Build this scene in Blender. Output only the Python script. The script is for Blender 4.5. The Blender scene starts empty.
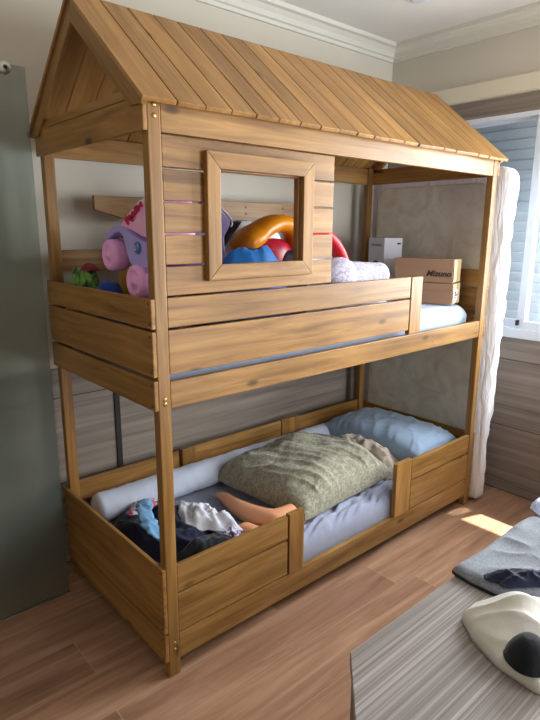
import bpy, bmesh, math, random
from mathutils import Vector, Matrix, noise
random.seed(7)
S = bpy.context.scene
C = S.collection
PI = math.pi

# ------------------------------------------------------------------ helpers
def tag(o, label=None, cat=None, group=None, kind=None):
    if label: o['label'] = label
    if cat: o['category'] = cat
    if group: o['group'] = group
    if kind: o['kind'] = kind
    return o

def thing(name, label, cat, loc=(0, 0, 0), rz=0.0, group=None):
    o = bpy.data.objects.new(name, None)
    o.empty_display_size = .1
    C.objects.link(o)
    o.location = loc
    o.rotation_euler = (0, 0, rz)
    return tag(o, label, cat, group)

def obj(name, bm, mat, parent=None, matrix=None, smooth=False, recalc=True):
    if recalc:
        bmesh.ops.recalc_face_normals(bm, faces=bm.faces[:])
    me = bpy.data.meshes.new(name)
    bm.to_mesh(me)
    bm.free()
    mats = mat if isinstance(mat, (list, tuple)) else [mat]
    for m in mats:
        me.materials.append(m)
    if smooth:
        for p in me.polygons:
            p.use_smooth = True
    o = bpy.data.objects.new(name, me)
    C.objects.link(o)
    if parent is not None:
        o.parent = parent
    if matrix is not None:
        o.matrix_basis = matrix
    return o

def box(bm, x0, x1, y0, y1, z0, z1, bev=0.0, mi=0, seg=2):
    vs = [bm.verts.new(p) for p in ((x0, y0, z0), (x1, y0, z0), (x1, y1, z0), (x0, y1, z0),
                                    (x0, y0, z1), (x1, y0, z1), (x1, y1, z1), (x0, y1, z1))]
    fs = []
    for f in ((3, 2, 1, 0), (4, 5, 6, 7), (0, 1, 5, 4), (1, 2, 6, 5), (2, 3, 7, 6), (3, 0, 4, 7)):
        fc = bm.faces.new([vs[i] for i in f])
        fc.material_index = mi
        fs.append(fc)
    if bev > 0:
        es = list({e for f in fs for e in f.edges})
        bmesh.ops.bevel(bm, geom=es, offset=bev, segments=seg, affect='EDGES', profile=.6)
    return vs

def prism(bm, pts, d, frame=None, bev=0.0, mi=0, seg=2):
    """extrude the polygon pts (u, v) by d along w; frame maps (u, v, w) to a point"""
    fr = frame or (lambda u, v, w: (u, v, w))
    a = [bm.verts.new(fr(u, v, 0)) for u, v in pts]
    b = [bm.verts.new(fr(u, v, d)) for u, v in pts]
    n = len(pts)
    fs = [bm.faces.new(a), bm.faces.new(b[::-1])]
    for i in range(n):
        fs.append(bm.faces.new((a[i], b[i], b[(i + 1) % n], a[(i + 1) % n])))
    for f in fs:
        f.material_index = mi
    bmesh.ops.recalc_face_normals(bm, faces=fs)
    if bev > 0:
        es = list(set(fs[0].edges) | set(fs[1].edges))
        bmesh.ops.bevel(bm, geom=es, offset=bev, segments=seg, affect='EDGES', profile=.6)

def lathe(bm, prof, n=24, M=None, mi=0):
    """revolve (radius, height) pairs around local Z, then transform with M"""
    M = M or Matrix()
    rings = []
    for r, z in prof:
        if r < 1e-6:
            rings.append([bm.verts.new(M @ Vector((0, 0, z)))])
        else:
            rings.append([bm.verts.new(M @ Vector((r * math.cos(2 * PI * k / n), r * math.sin(2 * PI * k / n), z))) for k in range(n)])
    for a, b in zip(rings[:-1], rings[1:]):
        for k in range(n):
            k2 = (k + 1) % n
            if len(a) == 1 and len(b) == 1:
                continue
            if len(a) == 1:
                f = bm.faces.new((a[0], b[k], b[k2]))
            elif len(b) == 1:
                f = bm.faces.new((a[k], b[0], a[k2]))
            else:
                f = bm.faces.new((a[k], b[k], b[k2], a[k2]))
            f.material_index = mi

def tube(bm, pts, rad, n=12, sq=(1.0, 1.0)):
    """sweep a (possibly flattened) circle along pts; rad is a list"""
    pts = [Vector(p) for p in pts]
    up = Vector((0, 0, 1))
    rings = []
    for i, p in enumerate(pts):
        t = (pts[min(i + 1, len(pts) - 1)] - pts[max(i - 1, 0)]).normalized()
        a = t.cross(up)
        if a.length < 1e-3:
            a = t.cross(Vector((1, 0, 0)))
        a.normalize()
        b = a.cross(t)
        rings.append([bm.verts.new(p + a * (rad[i] * sq[0] * math.cos(2 * PI * k / n)) + b * (rad[i] * sq[1] * math.sin(2 * PI * k / n))) for k in range(n)])
    for r0, r1 in zip(rings[:-1], rings[1:]):
        for k in range(n):
            bm.faces.new((r0[k], r1[k], r1[(k + 1) % n], r0[(k + 1) % n]))
    for r in (rings[0], rings[-1]):
        c = bm.verts.new(sum((v.co for v in r), Vector()) / n)
        for k in range(n):
            bm.faces.new((r[k], r[(k + 1) % n], c))

def smoothcurve(ctrl, n):
    """Catmull-Rom through control tuples"""
    out = []
    m = len(ctrl)
    for i in range(n + 1):
        t = i / n * (m - 1)
        k = min(int(t), m - 2)
        f = t - k
        p0, p1, p2, p3 = (ctrl[max(k - 1, 0)], ctrl[k], ctrl[k + 1], ctrl[min(k + 2, m - 1)])
        out.append(tuple(.5 * (2 * b + (c - a) * f + (2 * a - 5 * b + 4 * c - d) * f * f + (3 * b - a - 3 * c + d) * f ** 3)
                         for a, b, c, d in zip(p0, p1, p2, p3)))
    return out

def ridge(p):
    return 1.0 - abs(noise.noise(p)) * 2.0

# ------------------------------------------------------------------ materials
def new_mat(name):
    m = bpy.data.materials.new(name)
    m.use_nodes = True
    nt = m.node_tree
    b = nt.nodes['Principled BSDF']
    return m, nt, b

def N(nt, typ, **kw):
    n = nt.nodes.new(typ)
    for k, v in kw.items():
        setattr(n, k, v)
    return n

def ramp(nt, fac, stops):
    r = N(nt, 'ShaderNodeValToRGB')
    el = r.color_ramp.elements
    el[0].position, el[0].color = stops[0][0], (*stops[0][1], 1)
    el[1].position, el[1].color = stops[-1][0], (*stops[-1][1], 1)
    for p, c in stops[1:-1]:
        e = el.new(p)
        e.color = (*c, 1)
    nt.links.new(fac, r.inputs[0])
    return r.outputs[0]

def srgb(r, g, b):
    f = lambda c: (c / 12.92 if c <= .04045 else ((c + .055) / 1.055) ** 2.4)
    return (f(r / 255), f(g / 255), f(b / 255))

def plain(name, col, rough=.6, bump=0.0, bscale=60, spec=.4, var=0.0, sheen=0.0):
    m, nt, b = new_mat(name)
    b.inputs['Base Color'].default_value = (*col, 1)
    b.inputs['Roughness'].default_value = rough
    b.inputs['Specular IOR Level'].default_value = spec
    if sheen:
        b.inputs['Sheen Weight'].default_value = sheen
    tc = N(nt, 'ShaderNodeTexCoord')
    if var:
        nz = N(nt, 'ShaderNodeTexNoise')
        nz.inputs['Scale'].default_value = 6
        nz.inputs['Detail'].default_value = 4
        nt.links.new(tc.outputs['Object'], nz.inputs['Vector'])
        c = ramp(nt, nz.outputs['Fac'], [(.3, tuple(x * (1 - var) for x in col)), (.7, tuple(min(1, x * (1 + var)) for x in col))])
        nt.links.new(c, b.inputs['Base Color'])
    if bump:
        nz = N(nt, 'ShaderNodeTexNoise')
        nz.inputs['Scale'].default_value = bscale
        nz.inputs['Detail'].default_value = 3
        nt.links.new(tc.outputs['Object'], nz.inputs['Vector'])
        bp = N(nt, 'ShaderNodeBump')
        bp.inputs['Strength'].default_value = bump
        bp.inputs['Distance'].default_value = .01
        nt.links.new(nz.outputs['Fac'], bp.inputs['Height'])
        nt.links.new(bp.outputs[0], b.inputs['Normal'])
    return m

def wood_mat(name, dark, mid, light, rough=.42, knot=True, tone=.35):
    """grain along local X; every board carries its own 'rnd' value"""
    m, nt, b = new_mat(name)
    L = nt.links
    tc = N(nt, 'ShaderNodeTexCoord')
    at = N(nt, 'ShaderNodeAttribute', attribute_name='rnd')
    mul = N(nt, 'ShaderNodeVectorMath', operation='SCALE')
    mul.inputs[0].default_value = (37.1, 11.7, 23.3)
    L.new(at.outputs['Fac'], mul.inputs['Scale'])
    add = N(nt, 'ShaderNodeVectorMath', operation='ADD')
    L.new(tc.outputs['Object'], add.inputs[0])
    L.new(mul.outputs[0], add.inputs[1])
    mp = N(nt, 'ShaderNodeMapping')
    mp.inputs['Scale'].default_value = (1.6, 26, 26)
    L.new(add.outputs[0], mp.inputs['Vector'])
    n1 = N(nt, 'ShaderNodeTexNoise')
    n1.inputs['Scale'].default_value = 1.0
    n1.inputs['Detail'].default_value = 7
    n1.inputs['Roughness'].default_value = .62
    n1.inputs['Distortion'].default_value = .9
    L.new(mp.outputs[0], n1.inputs['Vector'])
    c1 = ramp(nt, n1.outputs['Fac'], [(.28, dark), (.5, mid), (.72, light)])
    # broad cloudy stain
    mp2 = N(nt, 'ShaderNodeMapping')
    mp2.inputs['Scale'].default_value = (2.2, 7, 7)
    L.new(add.outputs[0], mp2.inputs['Vector'])
    n2 = N(nt, 'ShaderNodeTexNoise')
    n2.inputs['Scale'].default_value = 1.3
    n2.inputs['Detail'].default_value = 3
    L.new(mp2.outputs[0], n2.inputs['Vector'])
    mr = N(nt, 'ShaderNodeMapRange')
    mr.inputs[1].default_value, mr.inputs[2].default_value = .3, .7
    mr.inputs[3].default_value, mr.inputs[4].default_value = 1 - tone * .5, 1 + tone * .4
    L.new(n2.outputs['Fac'], mr.inputs[0])
    mr2 = N(nt, 'ShaderNodeMapRange')
    mr2.inputs[3].default_value, mr2.inputs[4].default_value = .84, 1.14
    L.new(at.outputs['Fac'], mr2.inputs[0])
    mm = N(nt, 'ShaderNodeMath', operation='MULTIPLY')
    L.new(mr.outputs[0], mm.inputs[0])
    L.new(mr2.outputs[0], mm.inputs[1])
    mx = N(nt, 'ShaderNodeVectorMath', operation='SCALE')
    L.new(c1, mx.inputs[0])
    L.new(mm.outputs[0], mx.inputs['Scale'])
    out = mx.outputs[0]
    if knot:
        mp3 = N(nt, 'ShaderNodeMapping')
        mp3.inputs['Scale'].default_value = (3.2, 7.5, 7.5)
        L.new(add.outputs[0], mp3.inputs['Vector'])
        vo = N(nt, 'ShaderNodeTexVoronoi')
        vo.inputs['Scale'].default_value = 1.0
        L.new(mp3.outputs[0], vo.inputs['Vector'])
        kf = ramp(nt, vo.outputs['Distance'], [(.0, (1, 1, 1)), (.055, (.8, .8, .8)), (.12, (0, 0, 0))])
        mixc = N(nt, 'ShaderNodeMix', data_type='RGBA')
        L.new(kf, mixc.inputs[0])
        L.new(out, mixc.inputs[6])
        mixc.inputs[7].default_value = (*[c * .42 for c in dark], 1)
        out = mixc.outputs[2]
    L.new(out, b.inputs['Base Color'])
    b.inputs['Roughness'].default_value = rough
    b.inputs['Specular IOR Level'].default_value = .35
    bp = N(nt, 'ShaderNodeBump')
    bp.inputs['Strength'].default_value = .12
    bp.inputs['Distance'].default_value = .004
    L.new(n1.outputs['Fac'], bp.inputs['Height'])
    L.new(bp.outputs[0], b.inputs['Normal'])
    return m

def laminate(name, dark, mid, light, stretch, freq, rough, joint=None, planks=None, spec=.4):
    """wall panelling / floor / desk grain in world-aligned object coordinates.
    stretch: mapping scale; joint = (axis, pitch, width); planks = (pitch_y, length)"""
    m, nt, b = new_mat(name)
    L = nt.links
    tc = N(nt, 'ShaderNodeTexCoord')
    vec = tc.outputs['Object']
    sep = N(nt, 'ShaderNodeSeparateXYZ')
    L.new(vec, sep.inputs[0])
    shade = None
    if planks:
        py, ln = planks
        dv = N(nt, 'ShaderNodeMath', operation='DIVIDE'); dv.inputs[1].default_value = py
        L.new(sep.outputs['Y'], dv.inputs[0])
        fl = N(nt, 'ShaderNodeMath', operation='FLOOR'); L.new(dv.outputs[0], fl.inputs[0])
        wn = N(nt, 'ShaderNodeTexWhiteNoise', noise_dimensions='1D'); L.new(fl.outputs[0], wn.inputs['W'])
        dx = N(nt, 'ShaderNodeMath', operation='DIVIDE'); dx.inputs[1].default_value = ln
        L.new(sep.outputs['X'], dx.inputs[0])
        ax = N(nt, 'ShaderNodeMath', operation='ADD'); L.new(dx.outputs[0], ax.inputs[0]); L.new(wn.outputs[0], ax.inputs[1])
        flx = N(nt, 'ShaderNodeMath', operation='FLOOR'); L.new(ax.outputs[0], flx.inputs[0])
        cb = N(nt, 'ShaderNodeCombineXYZ'); L.new(fl.outputs[0], cb.inputs[0]); L.new(flx.outputs[0], cb.inputs[1])
        wn2 = N(nt, 'ShaderNodeTexWhiteNoise', noise_dimensions='3D'); L.new(cb.outputs[0], wn2.inputs['Vector'])
        sc = N(nt, 'ShaderNodeVectorMath', operation='SCALE'); sc.inputs['Scale'].default_value = 9
        L.new(wn2.outputs['Color'], sc.inputs[0])
        ad = N(nt, 'ShaderNodeVectorMath', operation='ADD'); L.new(vec, ad.inputs[0]); L.new(sc.outputs[0], ad.inputs[1])
        vec = ad.outputs[0]
        # joints
        def edge(v, w):
            fr = N(nt, 'ShaderNodeMath', operation='FRACT'); L.new(v, fr.inputs[0])
            lt = N(nt, 'ShaderNodeMath', operation='LESS_THAN'); lt.inputs[1].default_value = w
            L.new(fr.outputs[0], lt.inputs[0]); return lt.outputs[0]
        e1, e2 = edge(dv.outputs[0], .018), edge(ax.outputs[0], .003)
        mxe = N(nt, 'ShaderNodeMath', operation='MAXIMUM'); L.new(e1, mxe.inputs[0]); L.new(e2, mxe.inputs[1])
        shade = (wn2.outputs['Value'], mxe.outputs[0])
    mp = N(nt, 'ShaderNodeMapping')
    mp.inputs['Scale'].default_value = stretch
    L.new(vec, mp.inputs['Vector'])
    n1 = N(nt, 'ShaderNodeTexNoise')
    n1.inputs['Scale'].default_value = freq
    n1.inputs['Detail'].default_value = 8
    n1.inputs['Roughness'].default_value = .6
    n1.inputs['Distortion'].default_value = .4
    L.new(mp.outputs[0], n1.inputs['Vector'])
    col = ramp(nt, n1.outputs['Fac'], [(.3, dark), (.5, mid), (.7, light)])
    if shade:
        mr = N(nt, 'ShaderNodeMapRange'); mr.inputs[3].default_value, mr.inputs[4].default_value = .86, 1.12
        L.new(shade[0], mr.inputs[0])
        s2 = N(nt, 'ShaderNodeVectorMath', operation='SCALE'); L.new(col, s2.inputs[0]); L.new(mr.outputs[0], s2.inputs['Scale'])
        mx = N(nt, 'ShaderNodeMix', data_type='RGBA'); L.new(shade[1], mx.inputs[0]); L.new(s2.outputs[0], mx.inputs[6])
        mx.inputs[7].default_value = (*light, 1)
        mfac = N(nt, 'ShaderNodeMath', operation='MULTIPLY'); mfac.inputs[1].default_value = .55
        L.new(shade[1], mfac.inputs[0]); L.new(mfac.outputs[0], mx.inputs[0])
        col = mx.outputs[2]
    if joint:
        axn, pitch, w = joint
        dv = N(nt, 'ShaderNodeMath', operation='DIVIDE'); dv.inputs[1].default_value = pitch
        L.new(sep.outputs[axn], dv.inputs[0])
        fr = N(nt, 'ShaderNodeMath', operation='FRACT'); L.new(dv.outputs[0], fr.inputs[0])
        lt = N(nt, 'ShaderNodeMath', operation='LESS_THAN'); lt.inputs[1].default_value = w / pitch
        L.new(fr.outputs[0], lt.inputs[0])
        mx = N(nt, 'ShaderNodeMix', data_type='RGBA'); L.new(lt.outputs[0], mx.inputs[0]); L.new(col, mx.inputs[6])
        mx.inputs[7].default_value = (*[c * .35 for c in dark], 1)
        col = mx.outputs[2]
    L.new(col, b.inputs['Base Color'])
    b.inputs['Roughness'].default_value = rough
    b.inputs['Specular IOR Level'].default_value = spec
    return m

def fabric(name, col, col2=None, pat=None, rough=.85, bump=.25, fine=220, sheen=.2):
    """woven cloth; pat = scale of a soft printed pattern in col2"""
    m, nt, b = new_mat(name)
    L = nt.links
    tc = N(nt, 'ShaderNodeTexCoord')
    b.inputs['Base Color'].default_value = (*col, 1)
    b.inputs['Roughness'].default_value = rough
    b.inputs['Specular IOR Level'].default_value = .2
    b.inputs['Sheen Weight'].default_value = sheen
    if pat and col2:
        n = N(nt, 'ShaderNodeTexNoise')
        n.inputs['Scale'].default_value = pat
        n.inputs['Detail'].default_value = 3
        n.inputs['Distortion'].default_value = 2.2
        L.new(tc.outputs['Object'], n.inputs['Vector'])
        L.new(ramp(nt, n.outputs['Fac'], [(.44, col), (.56, col2)]), b.inputs['Base Color'])
    n = N(nt, 'ShaderNodeTexNoise')
    n.inputs['Scale'].default_value = fine
    L.new(tc.outputs['Object'], n.inputs['Vector'])
    n3 = N(nt, 'ShaderNodeTexNoise')
    n3.inputs['Scale'].default_value = 22
    n3.inputs['Detail'].default_value = 3
    L.new(tc.outputs['Object'], n3.inputs['Vector'])
    ad = N(nt, 'ShaderNodeMath', operation='MULTIPLY_ADD')
    ad.inputs[1].default_value = .25
    L.new(n.outputs['Fac'], ad.inputs[0]); L.new(n3.outputs['Fac'], ad.inputs[2])
    bp = N(nt, 'ShaderNodeBump')
    bp.inputs['Strength'].default_value = bump
    bp.inputs['Distance'].default_value = .008
    L.new(ad.outputs[0], bp.inputs['Height'])
    L.new(bp.outputs[0], b.inputs['Normal'])
    return m

WOOD = wood_mat('honey_stained_pine', srgb(110, 75, 36), srgb(150, 109, 57), srgb(177, 136, 80))
ROOFW = wood_mat('roof_pine', srgb(126, 89, 46), srgb(160, 117, 64), srgb(182, 139, 84), knot=True)
CREAM = plain('cream_plaster', srgb(205, 199, 186), .9, .05, 90)
CEIL = plain('ceiling_paint', srgb(226, 224, 218), .9)
CORN = plain('cornice_paint', srgb(214, 212, 202), .8)
YCREAM = plain('header_paint', srgb(220, 212, 190), .8)
PANEL = laminate('grey_brown_wall_panelling', srgb(116, 105, 97), srgb(144, 132, 122), srgb(166, 154, 143), (.9, .9, 26), 1.0, .5, joint=('Z', .40, .005))
LEFTBOUNCE = laminate('left_wall_bounce_tone', srgb(168, 158, 144), srgb(182, 172, 158), srgb(196, 186, 172), (30, 30, 1.2), 1.0, .5)  # finish made up for the unseen left wall to set its bounced light
FLOOR = laminate('floor_laminate', srgb(134, 98, 75), srgb(164, 125, 99), srgb(188, 151, 123), (1.3, 16, 1), 1.3, .38, planks=(.195, 1.25))
DESK = laminate('grey_ribbed_laminate', srgb(100, 95, 92), srgb(136, 130, 126), srgb(176, 170, 166), (.35, 150, 60), 1.0, .45)
SHEET_LAV = fabric('lavender_blue_sheet', srgb(156, 162, 184))
BOLSTER = fabric('pale_blue_cotton', srgb(196, 204, 222))
SHEET_BLUE = fabric('pale_blue_sheet', srgb(182, 200, 230))
GREEN = fabric('sage_damask', srgb(140, 138, 118), srgb(168, 166, 147), 34)
PILLOWC = fabric('grey_blue_pillowcase', srgb(140, 160, 184))
BEIGE = fabric('taupe_blanket', srgb(150, 136, 124), srgb(184, 170, 156), 9)
NAVY = fabric('navy_jersey', srgb(20, 26, 52))
BLACKC = fabric('black_jersey', srgb(22, 24, 30))
SKYC = fabric('sky_blue_jersey', srgb(120, 176, 222))
WHITEC = fabric('white_cotton', srgb(216, 218, 228))
CHECK = fabric('violet_print_cotton', srgb(222, 216, 232), srgb(112, 84, 140), 34)
CORAL = fabric('red_print_cotton', srgb(206, 206, 226), srgb(206, 84, 96), 22)
GREYC = fabric('heather_grey_jersey', srgb(112, 118, 128), srgb(132, 138, 148), 120)
IVORY = fabric('ivory_cotton', srgb(206, 204, 196))
GRN_C = fabric('green_print_cotton', srgb(126, 176, 86), srgb(36, 66, 52), 13)
RED_C = fabric('dark_red_cotton', srgb(140, 34, 46))
BLUE_C = fabric('royal_blue_cotton', srgb(44, 74, 168))
YEL_C = fabric('mustard_cotton', srgb(186, 136, 44))
FLORAL = fabric('floral_plush', srgb(206, 208, 222), srgb(176, 160, 188), 40)
BRIGHT = fabric('bright_blue_nylon', srgb(30, 118, 200), rough=.5)
PINK = plain('pink_plastic', srgb(255, 184, 246), .35)
PINKB = plain('pale_pink_plastic', srgb(255, 190, 234), .35)
LAV = plain('lavender_plastic', srgb(184, 172, 244), .35)
PURP = plain('purple_plastic', srgb(92, 66, 128), .35)
LILAC = plain('lilac_plastic', srgb(196, 176, 208), .4)
ORANGE = plain('orange_plastic', srgb(212, 130, 16), .35, var=.05)
REDP = plain('red_plastic', srgb(200, 24, 34), .35)
CRIM = plain('crimson_plastic', srgb(176, 20, 52), .35)
CRIMF = plain('raspberry_print', srgb(214, 40, 92), .5)
BLACKP = plain('black_plastic', srgb(26, 26, 32), .4)
BLUEP = plain('blue_plastic', srgb(96, 130, 190), .35)
WHITEP = plain('white_plastic', srgb(214, 216, 224), .5)
PEACH = plain('peach_vinyl', srgb(240, 172, 130), .45)
CARD = plain('cardboard', srgb(170, 134, 106), .85, var=.06)
CARDL = plain('cardboard_cut_edge', srgb(222, 196, 150), .8, var=.1)
WBOX = plain('white_card', srgb(206, 208, 216), .6)
NAVYP = plain('navy_print', srgb(24, 30, 66), .6)
GREYP = plain('grey_print', srgb(130, 146, 150), .6)
INK = plain('dark_print', srgb(62, 48, 40), .7)
LABEL = plain('label_paper', srgb(232, 234, 240), .6)
METAL = plain('steel', (.62, .62, .62), .3)
METAL.node_tree.nodes['Principled BSDF'].inputs['Metallic'].default_value = 1
BRASS = plain('brass_screw', srgb(176, 140, 84), .35)
BRASS.node_tree.nodes['Principled BSDF'].inputs['Metallic'].default_value = .8
DARKM = plain('dark_screw', (.03, .03, .03), .5)
FRAMEW = plain('white_aluminium', srgb(222, 228, 236), .4)
TRIMD = plain('dark_trim', srgb(46, 42, 42), .6)

def slat_mat():
    m, nt, b = new_mat('shutter_slat')
    b.inputs['Base Color'].default_value = (*srgb(176, 182, 186), 1)
    b.inputs['Roughness'].default_value = .5
    tr = N(nt, 'ShaderNodeBsdfTranslucent')
    tr.inputs[0].default_value = (*srgb(186, 190, 194), 1)
    mx = N(nt, 'ShaderNodeMixShader')
    mx.inputs[0].default_value = .6
    nt.links.new(b.outputs[0], mx.inputs[1]); nt.links.new(tr.outputs[0], mx.inputs[2])
    nt.links.new(mx.outputs[0], nt.nodes['Material Output'].inputs[0])
    return m
SLAT = slat_mat()

def glass_mat(name, col, rough):
    m, nt, b = new_mat(name)
    b.inputs['Base Color'].default_value = (*col, 1)
    b.inputs['Roughness'].default_value = rough
    b.inputs['Transmission Weight'].default_value = 1
    b.inputs['IOR'].default_value = 1.45
    return m
def frost_mat():
    m, nt, b = new_mat('frosted_green_glass')
    b.inputs['Base Color'].default_value = (*srgb(128, 138, 136), 1)
    b.inputs['Roughness'].default_value = .22
    t = N(nt, 'ShaderNodeBsdfTransparent'); t.inputs[0].default_value = (.88, .92, .91, 1)
    rf = N(nt, 'ShaderNodeBsdfRefraction'); rf.inputs[0].default_value = (.80, .88, .85, 1)
    rf.inputs['Roughness'].default_value = .28; rf.inputs['IOR'].default_value = 1.3
    m2 = N(nt, 'ShaderNodeMixShader'); m2.inputs[0].default_value = .25
    nt.links.new(t.outputs[0], m2.inputs[1]); nt.links.new(rf.outputs[0], m2.inputs[2])
    mx = N(nt, 'ShaderNodeMixShader'); mx.inputs[0].default_value = .84
    nt.links.new(b.outputs[0], mx.inputs[1]); nt.links.new(m2.outputs[0], mx.inputs[2])
    nt.links.new(mx.outputs[0], nt.nodes['Material Output'].inputs[0])
    return m
FROST = frost_mat()

def pane_mat():
    m, nt, b = new_mat('window_glass')
    g = N(nt, 'ShaderNodeBsdfGlossy'); g.inputs['Roughness'].default_value = .03
    t = N(nt, 'ShaderNodeBsdfTransparent'); t.inputs[0].default_value = (.93, .96, .98, 1)
    mx = N(nt, 'ShaderNodeMixShader')
    mx.inputs[0].default_value = .06; nt.links.new(t.outputs[0], mx.inputs[1]); nt.links.new(g.outputs[0], mx.inputs[2])
    nt.links.new(mx.outputs[0], nt.nodes['Material Output'].inputs[0])
    return m
PANE = pane_mat()

def plastic_wrap():
    m, nt, b = new_mat('white_plastic_wrap')
    b.inputs['Base Color'].default_value = (*srgb(234, 234, 240), 1)
    b.inputs['Roughness'].default_value = .3
    b.inputs['Transmission Weight'].default_value = 0
    b.inputs['Subsurface Weight'].default_value = .0
    tc = N(nt, 'ShaderNodeTexCoord')
    mp = N(nt, 'ShaderNodeMapping'); mp.inputs['Scale'].default_value = (30, 22, 5.0); mp.inputs['Rotation'].default_value = (.25, .45, 0)
    nt.links.new(tc.outputs['Object'], mp.inputs[0])
    n = N(nt, 'ShaderNodeTexNoise'); n.inputs['Scale'].default_value = 1.2; n.inputs['Detail'].default_value = 5; n.inputs['Distortion'].default_value = 1.0
    nt.links.new(mp.outputs[0], n.inputs['Vector'])
    bp = N(nt, 'ShaderNodeBump'); bp.inputs['Strength'].default_value = .9; bp.inputs['Distance'].default_value = .02
    nt.links.new(n.outputs['Fac'], bp.inputs['Height']); nt.links.new(bp.outputs[0], b.inputs['Normal'])
    return m
WRAP = plastic_wrap()

def quilt_mat():
    m, nt, b = new_mat('beige_quilted_ticking')
    tc = N(nt, 'ShaderNodeTexCoord')
    n = N(nt, 'ShaderNodeTexNoise'); n.inputs['Scale'].default_value = 7; n.inputs['Detail'].default_value = 4; n.inputs['Distortion'].default_value = 1.4
    nt.links.new(tc.outputs['Object'], n.inputs['Vector'])
    nt.links.new(ramp(nt, n.outputs['Fac'], [(.3, srgb(190, 185, 170)), (.5, srgb(205, 201, 188)), (.7, srgb(214, 211, 199))]), b.inputs['Base Color'])
    b.inputs['Roughness'].default_value = .5
    bp = N(nt, 'ShaderNodeBump'); bp.inputs['Strength'].default_value = .35; bp.inputs['Distance'].default_value = .02
    nt.links.new(n.outputs['Fac'], bp.inputs['Height']); nt.links.new(bp.outputs[0], b.inputs['Normal'])
    return m
QUILT = quilt_mat()

# ------------------------------------------------------------------ room shell
XR, YB, ZC = 2.30, .932, 2.64          # right wall face, back wall face, ceiling
XL, YF = -1.75, -2.7                   # how far the room reaches to the left and behind
def struct(name, bm, mat, parent=None, smooth=False):
    o = obj(name, bm, mat, parent, smooth=smooth)
    if parent is None:
        o['kind'] = 'structure'
    return o

bm = bmesh.new(); box(bm, XL, XR + .12, YF, YB + .12, -.08, 0); struct('floor', bm, FLOOR)
bm = bmesh.new(); box(bm, XL, XR + .12, YF, YB + .12, ZC, ZC + .08); struct('ceiling', bm, CEIL)
bm = bmesh.new()
box(bm, XL, XR + .12, YB, YB + .12, 0, ZC, mi=0)
box(bm, XL, XR, YB - .012, YB + .001, 0, .935, mi=1)
struct('wall_back', bm, [CREAM, PANEL])
WY0, WY1, WZ0, WZ1 = -1.50, .56, .935, 2.146
bm = bmesh.new()
box(bm, XR, XR + .12, YF, YB, 0, WZ0, mi=1)
box(bm, XR, XR + .12, YF, WY0, WZ0, WZ1, mi=1)
box(bm, XR, XR + .12, WY1, YB, WZ0, WZ1, mi=1)
box(bm, XR, XR + .12, YF, YB, WZ1, 2.243, mi=1)
box(bm, XR, XR + .12, YF, YB, 2.243, ZC, mi=0)
struct('wall_right', bm, [CREAM, PANEL])
bm = bmesh.new(); box(bm, XL - .12, XL, YF - .12, YB + .12, 0, ZC); struct('wall_left', bm, LEFTBOUNCE)
DX0, DX1, DZ = .95, 2.15, 2.25  # guessed unseen opening, put in to let the front fill light through
bm = bmesh.new()
box(bm, XL, DX0, YF - .12, YF, 0, ZC); box(bm, DX1, XR + .12, YF - .12, YF, 0, ZC); box(bm, DX0, DX1, YF - .12, YF, DZ, ZC)
struct('wall_front', bm, CREAM)
# cream header moulding above the window
bm = bmesh.new(); box(bm, XR - .03, XR, YF, YB, 2.246, 2.332, .006); struct('trim_1', bm, YCREAM)
# cornice: stepped cove round two walls
def cornice_profile():
    return [(0, 2.555), (.014, 2.555), (.018, 2.572), (.030, 2.576), (.040, 2.598), (.060, 2.616), (.082, 2.620), (.085, ZC), (0, ZC)]
bm = bmesh.new()
pr = cornice_profile()
path = [(XL, YB, 0, -1), (XR, YB, -1, -1), (XR, YF, -1, 0)]
rings = [[bm.verts.new((x + d * ox, y + d * oy, z)) for d, z in pr] for x, y, ox, oy in path]
for a, b_ in zip(rings[:-1], rings[1:]):
    for k in range(len(pr)):
        k2 = (k + 1) % len(pr)
        bm.faces.new((a[k], a[k2], b_[k2], b_[k]))
for r in (rings[0], rings[-1]):
    bm.faces.new(r)
struct('trim_2', bm, CORN)
# dark upright joint strip on the back panelling
bm = bmesh.new(); box(bm, .285, .312, YB - .022, YB - .011, 0, .935, .003); struct('trim_3', bm, TRIMD)
# skirting at the right wall
bm = bmesh.new(); box(bm, XR - .012, XR, YF, YB - .012, 0, .06, .003); struct('baseboard_right', bm, PANEL)

# window in the right wall
win = bpy.data.objects.new('window_1', None); C.objects.link(win); win['kind'] = 'structure'
win.location = (XR, 0, WZ0)
def wpart(name, bm, mat, parent=win):
    o = obj(name, bm, mat)
    o.parent = parent
    o.matrix_parent_inverse = Matrix.Translation(-Vector(win.location))
    return o
bm = bmesh.new()
fx0, fx1 = XR - .018, XR + .07
box(bm, fx0, fx1, WY0, WY1, WZ0, WZ0 + .055, .004)
box(bm, fx0, fx1, WY0, WY1, WZ1 - .022, WZ1, .004)
box(bm, fx0, fx1, WY0, WY0 + .05, WZ0 + .055, WZ1 - .022, .004)
box(bm, fx0, fx1, WY1 - .05, WY1, WZ0 + .055, WZ1 - .022, .004)
wpart('window_frame', bm, FRAMEW)
def sash(y0, y1, x, bot=.05):
    b = bmesh.new(); d = .024
    z0, z1 = WZ0 + .05, WZ1 - .018
    box(b, x - d / 2, x + d / 2, y0, y1, z0, z0 + bot, .003)
    box(b, x - d / 2, x + d / 2, y0, y1, z1 - .022, z1, .003)
    box(b, x - d / 2, x + d / 2, y0, y0 + .042, z0 + bot, z1 - .022, .003)
    box(b, x - d / 2, x + d / 2, y1 - .042, y1, z0 + bot, z1 - .022, .003)
    s = wpart('sash', b, FRAMEW)
    b = bmesh.new(); box(b, x - .003, x + .003, y0 + .04, y1 - .04, z0 + bot - .01, z1 - .015)
    g = obj('pane', b, PANE); g.parent = s
    return s
sash(-.75, -.028, XR + .008)
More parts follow.
